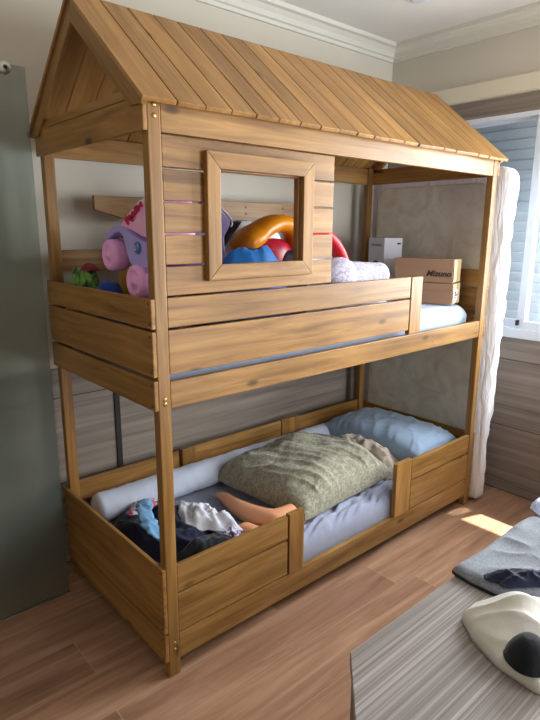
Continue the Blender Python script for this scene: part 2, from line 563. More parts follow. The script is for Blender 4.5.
sash(-.07, .51, XR + .040)
b = bmesh.new(); box(b, XR - .030, XR - .006, -.045, -.032, WZ0 + .075, WZ0 + .105, .003); wpart('window_latch', b, BLACKP)
# slatted shutter outside the left part of the window
b = bmesh.new()
z = WZ0 + .03
while z < WZ1:
    for (ya, yb) in ((-.235, .55),):
        fr = lambda u, v, w, ya=ya, z=z: (XR + .085 + u, ya + w, z + v)
        prism(b, [(0, 0), (.006, -.003), (.016, .050), (.010, .054)], yb - ya, fr)
    z += .056
wpart('shutter_slats', b, SLAT)
b = bmesh.new()
box(b, XR + .08, XR + .112, -.27, -.232, WZ0, WZ1, .003)
wpart('shutter_stile', b, FRAMEW)
# unseen slab added outside, over the window, to trim the sun patch
bm = bmesh.new(); box(bm, XR + .12, XR + .368, -3.2, 1.2, 2.40, 2.5); struct('sun_cutoff_slab', bm, CREAM)
# round ceiling lamp rim at the very top of the picture
cl = thing('ceiling_lamp', 'round white lamp flush on the ceiling at the top edge', 'lamp', (1.745, .372, ZC))
b = bmesh.new(); lathe(b, [(0, -.006), (.045, -.006), (.058, -.004), (.062, 0), (0, 0)], 28)
obj('lamp_rim', b, FRAMEW, cl, smooth=True)
b = bmesh.new(); lathe(b, [(0, -.009), (.03, -.008), (.04, -.006), (0, -.0055)], 28)
obj('lamp_diffuser', b, WHITEP, cl, smooth=True)

# ------------------------------------------------------------------ bunk bed
BL, BW, PW, EAVE, RIDGE = 1.98, .826, .043, 1.885, 2.25
bed = thing('bunk_bed', 'honey-stained wooden house-shaped bunk bed with plank roof and cut-out window', 'bunk bed', (0, 0, 0))

def set_rnd(me, val=None):
    a = me.attributes.new('rnd', 'FLOAT', 'POINT')
    v = random.random() if val is None else val
    a.data.foreach_set('value', [v] * len(me.vertices))

def board(name, x0, x1, y0, y1, z0, z1, parent=bed, mat=None, bev=.003, cut=None):
    """a plank with its grain along its longest side (local X)"""
    mat = mat or WOOD
    c = Vector(((x0 + x1) / 2, (y0 + y1) / 2, (z0 + z1) / 2))
    d = [x1 - x0, y1 - y0, z1 - z0]
    k = d.index(max(d))
    if k == 0:
        R = Matrix(); h = (d[0], d[1], d[2])
    elif k == 1:
        R = Matrix.Rotation(PI / 2, 4, 'Z'); h = (d[1], d[0], d[2])
    else:
        R = Matrix.Rotation(-PI / 2, 4, 'Y'); h = (d[2], d[1], d[0])
    b = bmesh.new()
    if cut is None:
        box(b, -h[0] / 2, h[0] / 2, -h[1] / 2, h[1] / 2, -h[2] / 2, h[2] / 2, bev)
    else:                                  # lower left corner sawn off: cut = (run, rise)
        pts = [(-h[0] / 2, -h[2] / 2 + cut[1]), (-h[0] / 2 + cut[0], -h[2] / 2), (h[0] / 2, -h[2] / 2), (h[0] / 2, h[2] / 2), (-h[0] / 2, h[2] / 2)]
        prism(b, pts, h[1], lambda u, v, w: (u, w - h[1] / 2, v), .002)
    o = obj(name, b, mat, parent, Matrix.Translation(c) @ R)
    set_rnd(o.data)
    return o

def screw(parent, x, y, z, nrm, mat=BRASS, r=.005):
    """round screw head as a sub-part, facing nrm"""
    q = Vector(nrm).to_track_quat('Z', 'Y').to_matrix().to_4x4()
    b = bmesh.new()
    lathe(b, [(0, .0025), (r * .7, .002), (r, 0), (r, -.001), (0, -.001)], 10)
    M = Matrix.Translation((x, y, z)) @ q
    o = obj('screw', b, mat, parent, smooth=True)
    o.matrix_basis = parent.matrix_basis.inverted() @ M
    return o

posts = {}
for key, (x, y) in dict(A=(0, 0), B=(BL - PW, 0), Cc=(0, BW - .035), D=(BL - PW, BW - .035)).items():
    posts[key] = board('post', x, x + PW, y, y + .035, 0, EAVE + .005, bev=.004)
X0, X1 = PW + .001, BL - PW - .001
for z in (1.868, 1.838, 1.012, .997, .130, .105):
    screw(posts['A'], .022, 0, z, (0, -1, 0), BRASS, .008)
for z in (1.868, 1.838):
    screw(posts['B'], BL - .02, 0, z, (0, -1, 0))
# front long members
board('top_beam', X0, X1, .002, .026, 1.797, EAVE)
ur = board('bunk_rail', X0, X1, .002, .026, .978, 1.065)
lr = board('bunk_rail', X0, X1, .002, .026, .060, .157)
for x in (1.90,):
    screw(ur, x, .002, 1.045, (0, -1, 0), DARKM, .003); screw(ur, x, .002, 1.005, (0, -1, 0), DARKM, .003)
for x in (1.50,):
    screw(ur, x, .002, 1.035, (0, -1, 0), DARKM, .003); screw(ur, x, .002, 1.008, (0, -1, 0), DARKM, .003)
g = .002
board('guard_board', X0, 1.295, .002, .022, 1.0870, 1.227)
board('guard_board', X0, 1.295, .002, .022, 1.2350, 1.327)
board('guard_stile', 1.300, 1.384, .000, .024, 1.067, 1.326)
board('guard_board', X0, .558, .002, .022, .164, .312)
board('guard_board', X0, .558, .002, .022, .321, .421)
board('guard_stile', .566, .648, .000, .024, .158, .425)
board('guard_stile', 1.272, 1.392, .000, .024, .158, .436)
board('guard_board', 1.398, X1, .002, .022, .164, .312)
board('guard_board', 1.398, X1, .002, .022, .321, .424)
# hut front panel with a window
WX0, WX1, WZa, WZb = .240, .590, 1.4205, 1.702
zb = 1.330
hb = (1.795 - 1.330) / 5
for k in range(5):
    a, b_ = zb + k * hb + .003, zb + (k + 1) * hb - .003
    if b_ < WZa or a > WZb:
        board('panel_board', X0, .769, .002, .020, a, b_, bev=.0025)
    else:
        if a < WZa < b_ or a < WZb < b_:          # the board runs full length above / below the opening
            lo = (a < WZa)
            if lo and WZa - a > .01:
                board('panel_board', WX0, WX1, .003, .019, a, WZa)
            if not lo and b_ - WZb > .01:
                board('panel_board', WX0, WX1, .003, .019, WZb, b_)
        board('panel_board', X0, WX0 - .011, .002, .020, a, b_, bev=.0025)
        board('panel_board', WX1 + .011, .769, .002, .020, a, b_, bev=.0025)
def mitre(name, pts, parent):
    b = bmesh.new()
    prism(b, [(u, v) for u, v in pts], .022, lambda u, v, w: (u, -.021 + w, v), .003)
    cx = sum(p[0] for p in pts) / 4; cz = sum(p[1] for p in pts) / 4
    du = max(p[0] for p in pts) - min(p[0] for p in pts); dv = max(p[1] for p in pts) - min(p[1] for p in pts)
    R = Matrix() if du > dv else Matrix.Rotation(-PI / 2, 4, 'Y')
    M = Matrix.Translation((cx, 0, cz)) @ R
    b.transform(M.inverted())
    o = obj(name, b, WOOD, parent, M)
    set_rnd(o.data, .2 + .15 * random.random())
    return o
ox0, ox1, oz0, oz1 = .184, .643, 1.372, 1.760
fw = .0505
mitre('window_casing', [(ox0, oz0), (ox1, oz0), (ox1 - fw, oz0 + fw), (ox0 + fw, oz0 + fw)], bed)
mitre('window_casing', [(ox0, oz1), (ox0 + fw, oz1 - fw), (ox1 - fw, oz1 - fw), (ox1, oz1)], bed)
mitre('window_casing', [(ox0, oz0), (ox0 + fw, oz0 + fw), (ox0 + fw, oz1 - fw), (ox0, oz1)], bed)
mitre('window_casing', [(ox1, oz0), (ox1, oz1), (ox1 - fw, oz1 - fw), (ox1 - fw, oz0 + fw)], bed)
for args in ((WX0 - .006, WX1 + .006, WZa - .012, WZa), (WX0 - .006, WX1 + .006, WZb, WZb + .012)):
    pass
board('window_reveal', WX1 - .004, WX1 + .010, .0015, .024, WZa - .012, WZb + .012, bev=.001)
board('window_reveal', WX0 - .010, WX0 + .004, .0015, .024, WZa - .012, WZb + .012, bev=.001)
# back long members
board('top_beam', X0, X1, BW - .028, BW - .004, 1.797, EAVE)
board('bunk_rail', X0, X1, BW - .028, BW - .004, .978, 1.065)
board('bunk_rail', X0, X1, BW - .028, BW - .004, .060, .157)
bb = board('back_board', .198, 1.46, BW - .024, BW - .004, 1.575, 1.664, cut=(.12, .032))
# keep its bottom edge true to the slightly tilted plank
for x in (.997, 1.25):
    screw(bb, x, BW - .024, 1.638, (0, -1, 0), DARKM, .006); screw(bb, x, BW - .024, 1.606, (0, -1, 0), DARKM, .006)
bs = board('back_stile', .99 - .03, .99 + .03, BW - .004, BW + .012, 1.05, 1.66)
board('back_stile', 1.40, 1.46, BW - .004, BW + .012, 1.05, 1.66)
board('back_board', X0, .60, BW - .024, BW - .004, 1.36, 1.446)
board('back_board', X0, .560, BW - .024, BW - .004, .352, .447)
board('back_stile', .578, .655, BW - .028, BW - .004, .158, .452)
board('back_board', .657, 1.252, BW - .024, BW - .004, .350, .452)
board('back_stile', 1.256, 1.40, BW - .028, BW - .004, .158, .455)
board('back_board', 1.404, X1, BW - .024, BW - .004, .350, .445)
# end boards (outside the posts)
T = .014
def end(x0, x1, s):
    for z0, z1 in ((1.236, 1.327), (1.087, 1.228), (.979, 1.075), (.181, .427), (.066, .173)):
        e = board('end_board', x0, x1, 0.0, BW, z0, z1)
        if s < 0:
            zs = [z1 - .015, z0 + .015]
            for z in zs:
                screw(e, x0, .014, z, (s, 0, 0), DARKM, .0035)
    board('end_board', x0, x1, 0.0, BW, 1.797, EAVE)
end(-T, 0, -1)
end(BL, BL + T, 1)
# slatted bases
for z in (1.0, .10):
    for k in range(9):
        x = .10 + k * .21
        board('bed_slat', x, x + .075, .03, BW - .03, z, z + .018, bev=.001)
# roof: two slopes of planks, mesh laid out in the slope's own frame (X down the slope)
YM = BW / 2
RX0, NPL, PITCH = -.03, 21, .0969
eave_y, eave_z = -.034, 1.878
run = math.hypot(YM - eave_y, RIDGE - eave_z)
ang = math.atan2(RIDGE - eave_z, YM - eave_y)
def slope(side):
    b = bmesh.new()
    lay = b.verts.layers.float.new('rnd')
    for k in range(NPL):
        n0 = len(b.verts)
        x0 = RX0 + (.112 + (k - 1) * PITCH if k else 0)
        wd = PITCH if k else .112
        j = random.uniform(-.003, .003)
        box(b, 0, run + j, x0, x0 + wd - .0045, -.014, 0, .0022)
        b.verts.ensure_lookup_table()
        r = random.random()
        for v in b.verts[n0:]:
            v[lay] = r
    # local X = down the slope, local Y = along the ridge, local Z = outwards
    if side < 0:
        xa = Vector((0, -math.cos(ang), -math.sin(ang))); ya = Vector((1, 0, 0))
    else:
        xa = Vector((0, math.cos(ang), -math.sin(ang))); ya = Vector((1, 0, 0))
    za = xa.cross(ya)
    if za.z < 0:
        za = -za
    M = Matrix.Translation((0, YM, RIDGE)) @ Matrix((xa, ya, za)).transposed().to_4x4()
    o = obj('roof_slope', b, ROOFW, bed, M)
    return o
slope(-1); slope(1)
b = bmesh.new()
# rafters: one pair at each gable
def rafter(x0, x1, side, w=.068):
    b = bmesh.new()
    L = run - .012
    # in slope frame: start vertical-cut at ridge
    tanc = math.tan(ang)
    pts = [(.014 * tanc * 0 + .0, -.0145), (L, -.0145), (L, -.030), (L - .05, -w), (w * tanc, -w)]
    prism(b, pts, x1 - x0, lambda u, v, w_: (u, w_, v), .002)
    xa = Vector((0, side * math.cos(ang), -math.sin(ang))); ya = Vector((1, 0, 0)); za = xa.cross(ya)
    if za.z < 0:
        za = -za
    M = Matrix.Translation((x0, YM, RIDGE)) @ Matrix((xa, ya, za)).transposed().to_4x4()
    o = obj('rafter', b, WOOD, bed, M)
    set_rnd(o.data)
for x0 in (-.022, BL):
    for s in (-1, 1):
        rafter(x0, x0 + .020, s)
board('gable_tie', -.012, .010, .10, BW - .10, EAVE + .004, EAVE + .030)
board('ridge_beam', .0, BL, YM - .012, YM + .012, RIDGE - .085, RIDGE - .022)

# ------------------------------------------------------------------ mattresses and bedding
def slab(name, x0, x1, y0, y1, z0, z1, mat, label, cat, rnd=.04, seed=0, amp=.006, nx=70, ny=36, parent=None, fl=lambda x, y: 0.0, stretch=(1, 1)):
    """soft rounded slab with a creased top"""
    b = bmesh.new()
    def prof(t):                                        # 0..1 round the section of the edge
        return t
    top, bot = [], []
    for j in range(ny + 1):
        rt, rb = [], []
        for i in range(nx + 1):
            u, v = i / nx, j / ny
            # ease so vertices gather near the rim
            su = .5 - .5 * math.cos(PI * u); sv = .5 - .5 * math.cos(PI * v)
            x = x0 + (x1 - x0) * (.65 * su + .35 * u); y = y0 + (y1 - y0) * (.65 * sv + .35 * v)
            dx = min(x - x0, x1 - x); dy = min(y - y0, y1 - y)
            ex = 1 - max(0, 1 - dx / rnd) ** 2; ey = 1 - max(0, 1 - dy / rnd) ** 2
            e = math.sqrt(max(0, ex)) * math.sqrt(max(0, ey))
            n = noise.fractal(Vector((x * 7 * stretch[0] + seed, y * 7 * stretch[1], seed)), .9, 2.0, 4) * amp * e
            rt.append(b.verts.new((x, y, z1 - rnd + rnd * e + n + fl(x, y) * e)))
            rb.append(b.verts.new((x, y, z0 + .01 * (1 - e))))
        top.append(rt); bot.append(rb)
    for j in range(ny):
        for i in range(nx):
            b.faces.new((top[j][i], top[j][i + 1], top[j + 1][i + 1], top[j + 1][i]))
            b.faces.new((bot[j][i], bot[j + 1][i], bot[j + 1][i + 1], bot[j][i + 1]))
    for i in range(nx):
        b.faces.new((top[0][i], bot[0][i], bot[0][i + 1], top[0][i + 1]))
        b.faces.new((top[ny][i], top[ny][i + 1], bot[ny][i + 1], bot[ny][i]))
    for j in range(ny):
        b.faces.new((top[j][0], top[j + 1][0], bot[j + 1][0], bot[j][0]))
        b.faces.new((top[j][nx], bot[j][nx], bot[j + 1][nx], top[j + 1][nx]))
    o = obj(name, b, mat, parent, smooth=True)
    if label: tag(o, label, cat)
    return o

def crease(x, y):                       # sheet pulled into diagonal folds by the guard opening
    w = math.exp(-((x - 1.0) / .45) ** 4 - ((y - .10) / .26) ** 2)
    p = Vector((x * 5 + y * 6, (y * 1.0 - x * .45) * 34, 1.7))
    return w * (.026 * max(0, ridge(p)) ** 2 + .010 * max(0, ridge(p * 1.9)) ** 2)
slab('mattress', .055, 1.925, .030, .790, .119, .257, SHEET_LAV, 'lower bunk mattress under a creased lavender-blue sheet', 'mattress', .05, 3, .006, 150, 90, fl=crease)
slab('mattress', .055, 1.925, .075, .790, 1.019, 1.146, SHEET_BLUE, 'upper bunk mattress in a pale blue sheet', 'mattress', .05, 9, .005, 110, 50)

def pillow(name, M, Lx, Ly, H, mat, label, cat, seed=0, amp=.01, freq=6, nx=64, ny=44, flat=.25, pin=.07, crease_dir=(1, 1), puff=.5, ridges=.0, group=None):
    """stuffed cushion shape in local XY; M places it"""
    b = bmesh.new()
    top, bot = [], []
    for j in range(ny + 1):
        rt, rb = [], []
        for i in range(nx + 1):
            u = math.sin(PI / 2 * (2 * i / nx - 1)); v = math.sin(PI / 2 * (2 * j / ny - 1))
            px = u * Lx / 2 * (1 - pin * (1 - v * v) * abs(u) ** 3)
            py = v * Ly / 2 * (1 - pin * (1 - u * u) * abs(v) ** 3)
            e = max(0, (1 - u ** 4)) ** puff * max(0, (1 - v ** 4)) ** puff
            p = Vector((px * freq * crease_dir[0], py * freq * crease_dir[1], seed))
            n = noise.fractal(p, .9, 2.1, 4) * amp
            if ridges:
                wob = .06 * noise.noise(Vector((px * 5, py * 5, seed)))
                q = Vector(((px + wob + .35 * py) * freq * 2.6, (py - .3 * px) * freq * .55, seed * 1.3))
                n += ridges * (max(0, ridge(q)) ** 3 - .35)
            rt.append(b.verts.new((px, py, H * (1 - flat) * e + n * min(1, e * 1.6))))
            if i in (0, nx) or j in (0, ny):
                rb.append(rt[-1])
            else:
                rb.append(b.verts.new((px, py, -H * flat * e + .0)))
        top.append(rt); bot.append(rb)
    for j in range(ny):
        for i in range(nx):
            b.faces.new((top[j][i], top[j][i + 1], top[j + 1][i + 1], top[j + 1][i]))
            f = (bot[j][i], bot[j + 1][i], bot[j + 1][i + 1], bot[j][i + 1])
            if len(set(f)) >= 3:
                try:
                    b.faces.new(f)
                except ValueError:
                    pass
    o = obj(name, b, mat, None, M, smooth=True)
    if label: tag(o, label, cat, group)
    return o

def mound(name, c, rx, ry, h, mat, label=None, cat=None, seed=0, amp=.02, freq=9, rz=0, rag=.2, parent=None, nr=26, na=72, p=2.2, tilt=(0, 0), group=None, lift=0.0, sharp=1.0):
    """crumpled cloth heap: local radial heightfield with sharp folds, closed below"""
    b = bmesh.new()
    rings = []
    for k in range(nr + 1):
        t = k / nr
        ring = []
        for a in range(na):
            th = 2 * PI * a / na
            R = 1 + rag * noise.fractal(Vector((math.cos(th) * 1.4 + seed, math.sin(th) * 1.4, seed * .7)), 1, 2, 3)
            x, y = rx * R * t * math.cos(th), ry * R * t * math.sin(th)
            q = Vector((x * freq + seed, y * freq, seed * 1.7))
            f = .55 * ridge(q) * sharp + .6 * noise.noise(q * .6) + .3 * ridge(q * 2.1)
            e = (1 - t ** p)
            z = h * e + amp * f * min(1, e * 2.2) + tilt[0] * x + tilt[1] * y
            ring.append((x, y, max(z, .004 + .006 * (1 - t)) + lift))
        rings.append(ring)
    vr = []
    ctr = b.verts.new(rings[0][0])
    for ring in rings[1:]:
        vr.append([b.verts.new(q) for q in ring])
    for a in range(na):
        b.faces.new((ctr, vr[0][a], vr[0][(a + 1) % na]))
    for r0, r1 in zip(vr[:-1], vr[1:]):
        for a in range(na):
            b.faces.new((r0[a], r1[a], r1[(a + 1) % na], r0[(a + 1) % na]))
    base = [b.verts.new((q[0] * .97, q[1] * .97, 0)) for q in rings[-1]]
    for a in range(na):
        b.faces.new((vr[-1][a], base[a], base[(a + 1) % na], vr[-1][(a + 1) % na]))
    b.faces.new(base[::-1])
    M = Matrix.Translation(c) @ Matrix.Rotation(rz, 4, 'Z')
    o = obj(name, b, mat, parent, M, smooth=True)
    if label: tag(o, label, cat, group)
    return o

def place(c, rz=0, rx=0, ry=0):
    return Matrix.Translation(c) @ Matrix.Rotation(rz, 4, 'Z') @ Matrix.Rotation(ry, 4, 'Y') @ Matrix.Rotation(rx, 4, 'X')

MT = .262       # top of the lower mattress
UT = 1.150      # top of the upper mattress
# long bolster along the back
b = bmesh.new()
ctrl = [(.070, .715, MT + .07), (.35, .712, MT + .072), (.7, .716, MT + .068), (1.1, .712, MT + .066), (1.45, .716, MT + .062), (1.62, .716, MT + .058)]
pts = smoothcurve(ctrl, 110)
nn = 26
rings = []
for i, p in enumerate(pts):
    t = i / 110
    e = min(1, math.sqrt(max(0, 1 - (1 - min(t, 1 - t) / .03) ** 2))) if min(t, 1 - t) < .03 else 1
    ring = []
    for k in range(nn):
        a = 2 * PI * k / nn
        r = .066 * (.25 + .75 * e) * (1 + .05 * noise.fractal(Vector((p[0] * 9, math.cos(a) * 1.2, math.sin(a) * 1.2)), 1, 2, 3))
        r += .004 * max(0, ridge(Vector((p[0] * 26 + .6 * math.sin(a), math.cos(a) * .5, 4)))) ** 4
        ring.append(b.verts.new((p[0], p[1] + r * math.cos(a) * 1.02, max(p[2] + r * math.sin(a), MT + .004))))
    rings.append(ring)
for r0, r1 in zip(rings[:-1], rings[1:]):
    for k in range(nn):
        b.faces.new((r0[k], r1[k], r1[(k + 1) % nn], r0[(k + 1) % nn]))
b.faces.new(rings[0]); b.faces.new(rings[-1])
tag(obj('bolster', b, BOLSTER, smooth=True), 'long pale blue bolster lying along the back of the lower bunk', 'bolster')

# sage green pillow-like quilt
pillow('throw_pillow', place((1.035, .385, MT + .055), math.radians(4), 0, 0), .66, .58, .20, GREEN,
       'large rumpled sage green damask pillow on the lower bunk', 'pillow', 4, .022, 5.0, 150, 110, .28, .05, (1, 1), .34, .017)
# pillow against the far end
pillow('bed_pillow', place((1.735, .40, MT + .075), math.radians(-88), 0, math.radians(0)), .70, .44, .18, PILLOWC,
       'plump grey-blue pillow propped at the far end of the lower bunk', 'pillow', 8, .008, 7, 100, 80, .3, .06, (1, 1), .42, .007)
mound('blanket', (1.46, .38, MT), .13, .30, .135, BEIGE, 'crumpled taupe blanket between green pillow and grey-blue pillow', 'blanket', 3, .035, 12, .1, .2)

# doll under the pillow: bent leg, other foot
b = bmesh.new()
P_ = smoothcurve([(.622, .560, .282), (.616, .50, .292), (.602, .42, .297), (.592, .34, .303), (.598, .25, .308), (.63, .165, .312), (.72, .14, .314)], 40)
R_ = smoothcurve([(.014,), (.026,), (.032,), (.039,), (.044,), (.048,), (.05,)], 40)
tube(b, P_, [r[0] for r in R_], 18)
P_ = smoothcurve([(.490, .245, .276), (.506, .210, .292), (.540, .155, .290), (.60, .120, .295), (.68, .12, .302), (.76, .14, .306)], 40)
R_ = smoothcurve([(.016,), (.032,), (.028,), (.034,), (.040,), (.045,)], 40)
tube(b, P_, [r[0] for r in R_], 18)
tag(obj('doll', b, PEACH, smooth=True), 'bare peach plastic doll lying with its legs out from under the green pillow', 'doll')

# heap of clothes at the near end
mound('navy_shirt', (.25, .45, MT), .18, .29, .085, NAVY, 'dark navy clothes heaped at the near end of the lower bunk', 'clothes', 11, .05, 12, .1, .22)
mound('navy_trousers', (.26, .145, MT), .19, .10, .105, BLACKC, 'black trousers crumpled behind the near front guard board', 'clothes', 15, .03, 11, 0, .15)
b = bmesh.new()
P_ = smoothcurve([(.225, .555, MT + .115), (.190, .49, MT + .128), (.158, .42, MT + .130), (.140, .34, MT + .118), (.150, .27, MT + .100)], 40)
tube(b, P_, [.030 + .012 * noise.noise(Vector((i * .35, 2, 5))) for i in range(41)], 18, (1.0, .35))
for v in b.verts:
    v.co.z += .010 * ridge(Vector((v.co.x * 40, v.co.y * 12, 3.0)))
tag(obj('sky_blue_top', b, SKYC, smooth=True), 'sky blue top draped over the dark clothes left of the post', 'clothes')
mound('red_print_shirt', (.235, .60, MT + .05), .10, .055, .035, CORAL, 'pale shirt with red print on top of the clothes heap', 'clothes', 27, .022, 18, .2, .4)
mound('white_shirt', (.385, .365, MT + .055), .085, .165, .040, WHITEC, 'white shirt crumpled right of the near post', 'clothes', 33, .045, 19, .5, .45)
mound('violet_print_shirt', (.425, .205, MT + .005), .055, .065, .06, CHECK, 'white shirt with violet print beside the doll', 'clothes', 39, .03, 18, .5, .4)

# mattress standing behind the bed end, wrapped in plastic
sm = thing('wrapped_mattress', 'spare mattress in crinkled white plastic standing upright at the bed end', 'mattress', (2.0, 0, 0))
MX0, MY0, MY1, MZ1 = .004, -.048, .830, 1.850
b = bmesh.new()
nz_, na_ = 150, 72
rings = []
for j in range(nz_ + 1):
    t = j / nz_
    z = .012 + (MZ1 - .012) * t
    dz = min(z - .012, MZ1 - z)
    rr = .06
    e = math.sqrt(max(0, 1 - (1 - dz / rr) ** 2)) if dz < rr else 1
    inset = rr * (1 - e)
    thick = .066 + .065 * min(1, t * 1.3)
    ring = []
    y0, y1 = MY0 + inset, MY1 - inset
    x0_, x1_ = MX0 + inset * .35, MX0 + thick - inset * .35
    for k in range(na_):
        a = 2 * PI * k / na_
        ca, sa = math.cos(a), math.sin(a)
        pw = .22
        x = (x0_ + x1_) / 2 + (x1_ - x0_) / 2 * math.copysign(abs(ca) ** .55, ca)
        y = (y0 + y1) / 2 + (y1 - y0) / 2 * math.copysign(abs(sa) ** pw, sa)
        if x > x0_ + .01:
            q = Vector((x * 9, y * 9 + z * 3, z * 7))
            w = .012 * noise.fractal(Vector((x * 6, y * 5, z * 2.6)), .8, 2.1, 3) + .007 * max(0, ridge(Vector((x * 30 + z * 7, y * 10, z * 3.2 + x * 9)))) ** 2
            y += (-w if sa < 0 else w) * (1 if abs(sa) > .6 else .2)
            x += w * .7 if ca > -.3 else 0
        ring.append(b.verts.new((x, y, z)))
    rings.append(ring)
for r0, r1 in zip(rings[:-1], rings[1:]):
    for k in range(na_):
        b.faces.new((r0[k], r0[(k + 1) % na_], r1[(k + 1) % na_], r1[k]))
b.faces.new(rings[0][::-1]); b.faces.new(rings[-1])
obj('plastic_cover', b, WRAP, sm, smooth=True)
b = bmesh.new()
pts = []
qy0, qy1, qz0, qz1, qr = .015, .768, .08, 1.772, .09
for (cy, cz, a0) in ((qy1 - qr, qz1 - qr, 0), (qy0 + qr, qz1 - qr, 90), (qy0 + qr, qz0 + qr, 180), (qy1 - qr, qz0 + qr, 270)):
    for k in range(9):
        a = math.radians(a0 + k * 11.25)
        pts.append((cy + qr * math.cos(a), cz + qr * math.sin(a)))
prism(b, pts, .012, lambda u, v, w: (MX0 - .006 + w, u, v), .004)
q = obj('quilted_face', b, QUILT, sm)
q['label'] = 'beige quilted face'

# ------------------------------------------------------------------ things on the upper bunk
def onx(x):
    return lambda u, v, w: (x + w, u, v)
# ride-on toy, tipped, wheels facing the bed end
toy = thing('ride_on_toy', 'pink and lavender plastic ride-on toy with big pink wheels on upper bunk', 'toy', (.06, .26, UT))
iM = Matrix.Translation((-.06, -.26, -UT))
def tpart(name, b, mat, parent=toy, smooth=False):
    b.transform(iM)
    return obj(name, b, mat, parent, smooth=smooth)
def wheel(y, z, x, r, hubn):
    b = bmesh.new()
    M = Matrix.Translation((x, y, z)) @ Matrix.Rotation(-PI / 2, 4, 'Y')
    lathe(b, [(0, .006), (r * .28, .006), (r * .34, .000), (r * .58, -.001), (r * .64, .005), (r * .78, .006), (r * .92, .002), (r, -.010), (r, -.045), (r * .93, -.055), (0, -.056)], 36, M)
    o = tpart('wheel', b, PINK, smooth=True)
    b = bmesh.new()
    lathe(b, [(0, .012), (r * .14, .011), (r * .18, .004), (0, .003)], 16, M)
    b.transform(iM)
    obj('wheel_cap', b, PINKB, o, smooth=True)
wheel(.408, 1.440, .06, .056, 0)
wheel(.212, 1.360, .05, .058, 0)
fend = [(.452, 1.503), (.448, 1.516), (.425, 1.518), (.40, 1.530), (.36, 1.541), (.325, 1.540), (.29, 1.528), (.25, 1.512), (.20, 1.498), (.15, 1.485),
        (.12, 1.47), (.12, 1.40), (.17, 1.407), (.215, 1.403), (.243, 1.402), (.268, 1.42), (.288, 1.448), (.298, 1.478), (.31, 1.505), (.335, 1.520), (.37, 1.516), (.40, 1.505), (.43, 1.495)]
b = bmesh.new(); prism(b, fend, .05, onx(.065), .006); tpart('fender', b, LAV)
b = bmesh.new(); prism(b, [(.44, 1.50), (.36, 1.53), (.28, 1.51), (.13, 1.47), (.13, 1.40), (.24, 1.41), (.30, 1.46), (.34, 1.49)], .17, onx(.112), .008); tpart('chassis', b, PURP)
b = bmesh.new(); prism(b, [(.365, 1.537), (.30, 1.578), (.24, 1.60), (.195, 1.625), (.165, 1.632), (.13, 1.625), (.115, 1.60), (.11, 1.48), (.155, 1.497), (.21, 1.506), (.28, 1.527)], .15, onx(.078), .010, seg=3)
body = tpart('body', b, PINKB)
b = bmesh.new()
prism(b, [(.150, 1.497), (.118, 1.55), (.112, 1.50), (.12, 1.485)], .004, onx(.0745), .001)
tpart('side_trim', b, PINK)
# flower print on the side
def blob(b, y, z, r, n=9, x=.0765, s=0):
    prism(b, [(y + r * (1 + .25 * math.cos(3 * a + s)) * math.cos(a), z + r * (1 + .25 * math.sin(2 * a + s)) * math.sin(a)) for a in (2 * PI * k / n for k in range(n))], .002, onx(x))
b = bmesh.new(); prism(b, [(.312, 1.560), (.295, 1.549), (.262, 1.552), (.176, 1.605), (.170, 1.622), (.205, 1.618)], .003, onx(.0755)); b.transform(iM)
obj('print', b, LABEL, body)['label'] = 'white print background'
b = bmesh.new()
for y, z, r, s in ((.290, 1.558, .012, 0), (.272, 1.566, .011, 1), (.250, 1.575, .012, 2), (.228, 1.588, .013, 3), (.212, 1.596, .010, 1), (.194, 1.606, .010, 2), (.255, 1.563, .008, 0)):
    blob(b, y, z, r * 1.25, x=.0740, s=s)
b.transform(iM); obj('print', b, CRIMF, body)['label'] = 'red flower print'
b = bmesh.new(); lathe(b, [(0, .010), (.010, .010), (.017, .007), (.021, 0), (0, -.002)], 20, Matrix.Translation((.064, .206, 1.470)) @ Matrix.Rotation(-PI / 2, 4, 'Y'))
btn = tpart('button', b, BLUEP, smooth=True); btn['label'] = 'blue round button'
b = bmesh.new(); prism(b, [(.213, 1.463), (.209, 1.461), (.199, 1.477), (.203, 1.479)], .002, onx(.0525)); b.transform(iM)
prism(b, [(.199 - .26, 1.464 - UT), (.203 - .26, 1.462 - UT), (.213 - .26, 1.476 - UT), (.209 - .26, 1.478 - UT)], .002, lambda u, v, w: (.0525 - .06 + w, u, v))
obj('button_mark', b, WHITEP, btn)
# supporting axle block so the toy rests on the mattress
b = bmesh.new(); box(b, .158, .215, .20, .40, UT + .002, 1.44, .015); tpart('underside', b, PURP)

# clothes beside it
mound('green_print_shirt', (.078, .675, UT), .062, .115, .225, GRN_C, 'green printed shirt heaped on the upper bunk near the back post', 'clothes', 51, .018, 13, 0, .05, p=5)
mound('red_shirt', (.085, .64, UT + .225), .035, .06, .020, RED_C, 'dark red shirt lying on the green printed shirt', 'clothes', 57, .012, 14, 0, .2)
mound('blue_shirt', (.082, .470, UT), .060, .080, .185, BLUE_C, 'royal blue shirt below the pink wheels on the upper bunk', 'clothes', 61, .015, 12, 0, .05, p=5)
mound('mustard_shirt', (.205, .53, UT), .05, .085, .252, YEL_C, 'mustard shirt behind the blue shirt and pink wheel', 'clothes', 67, .02, 9, 0, .05, p=5)

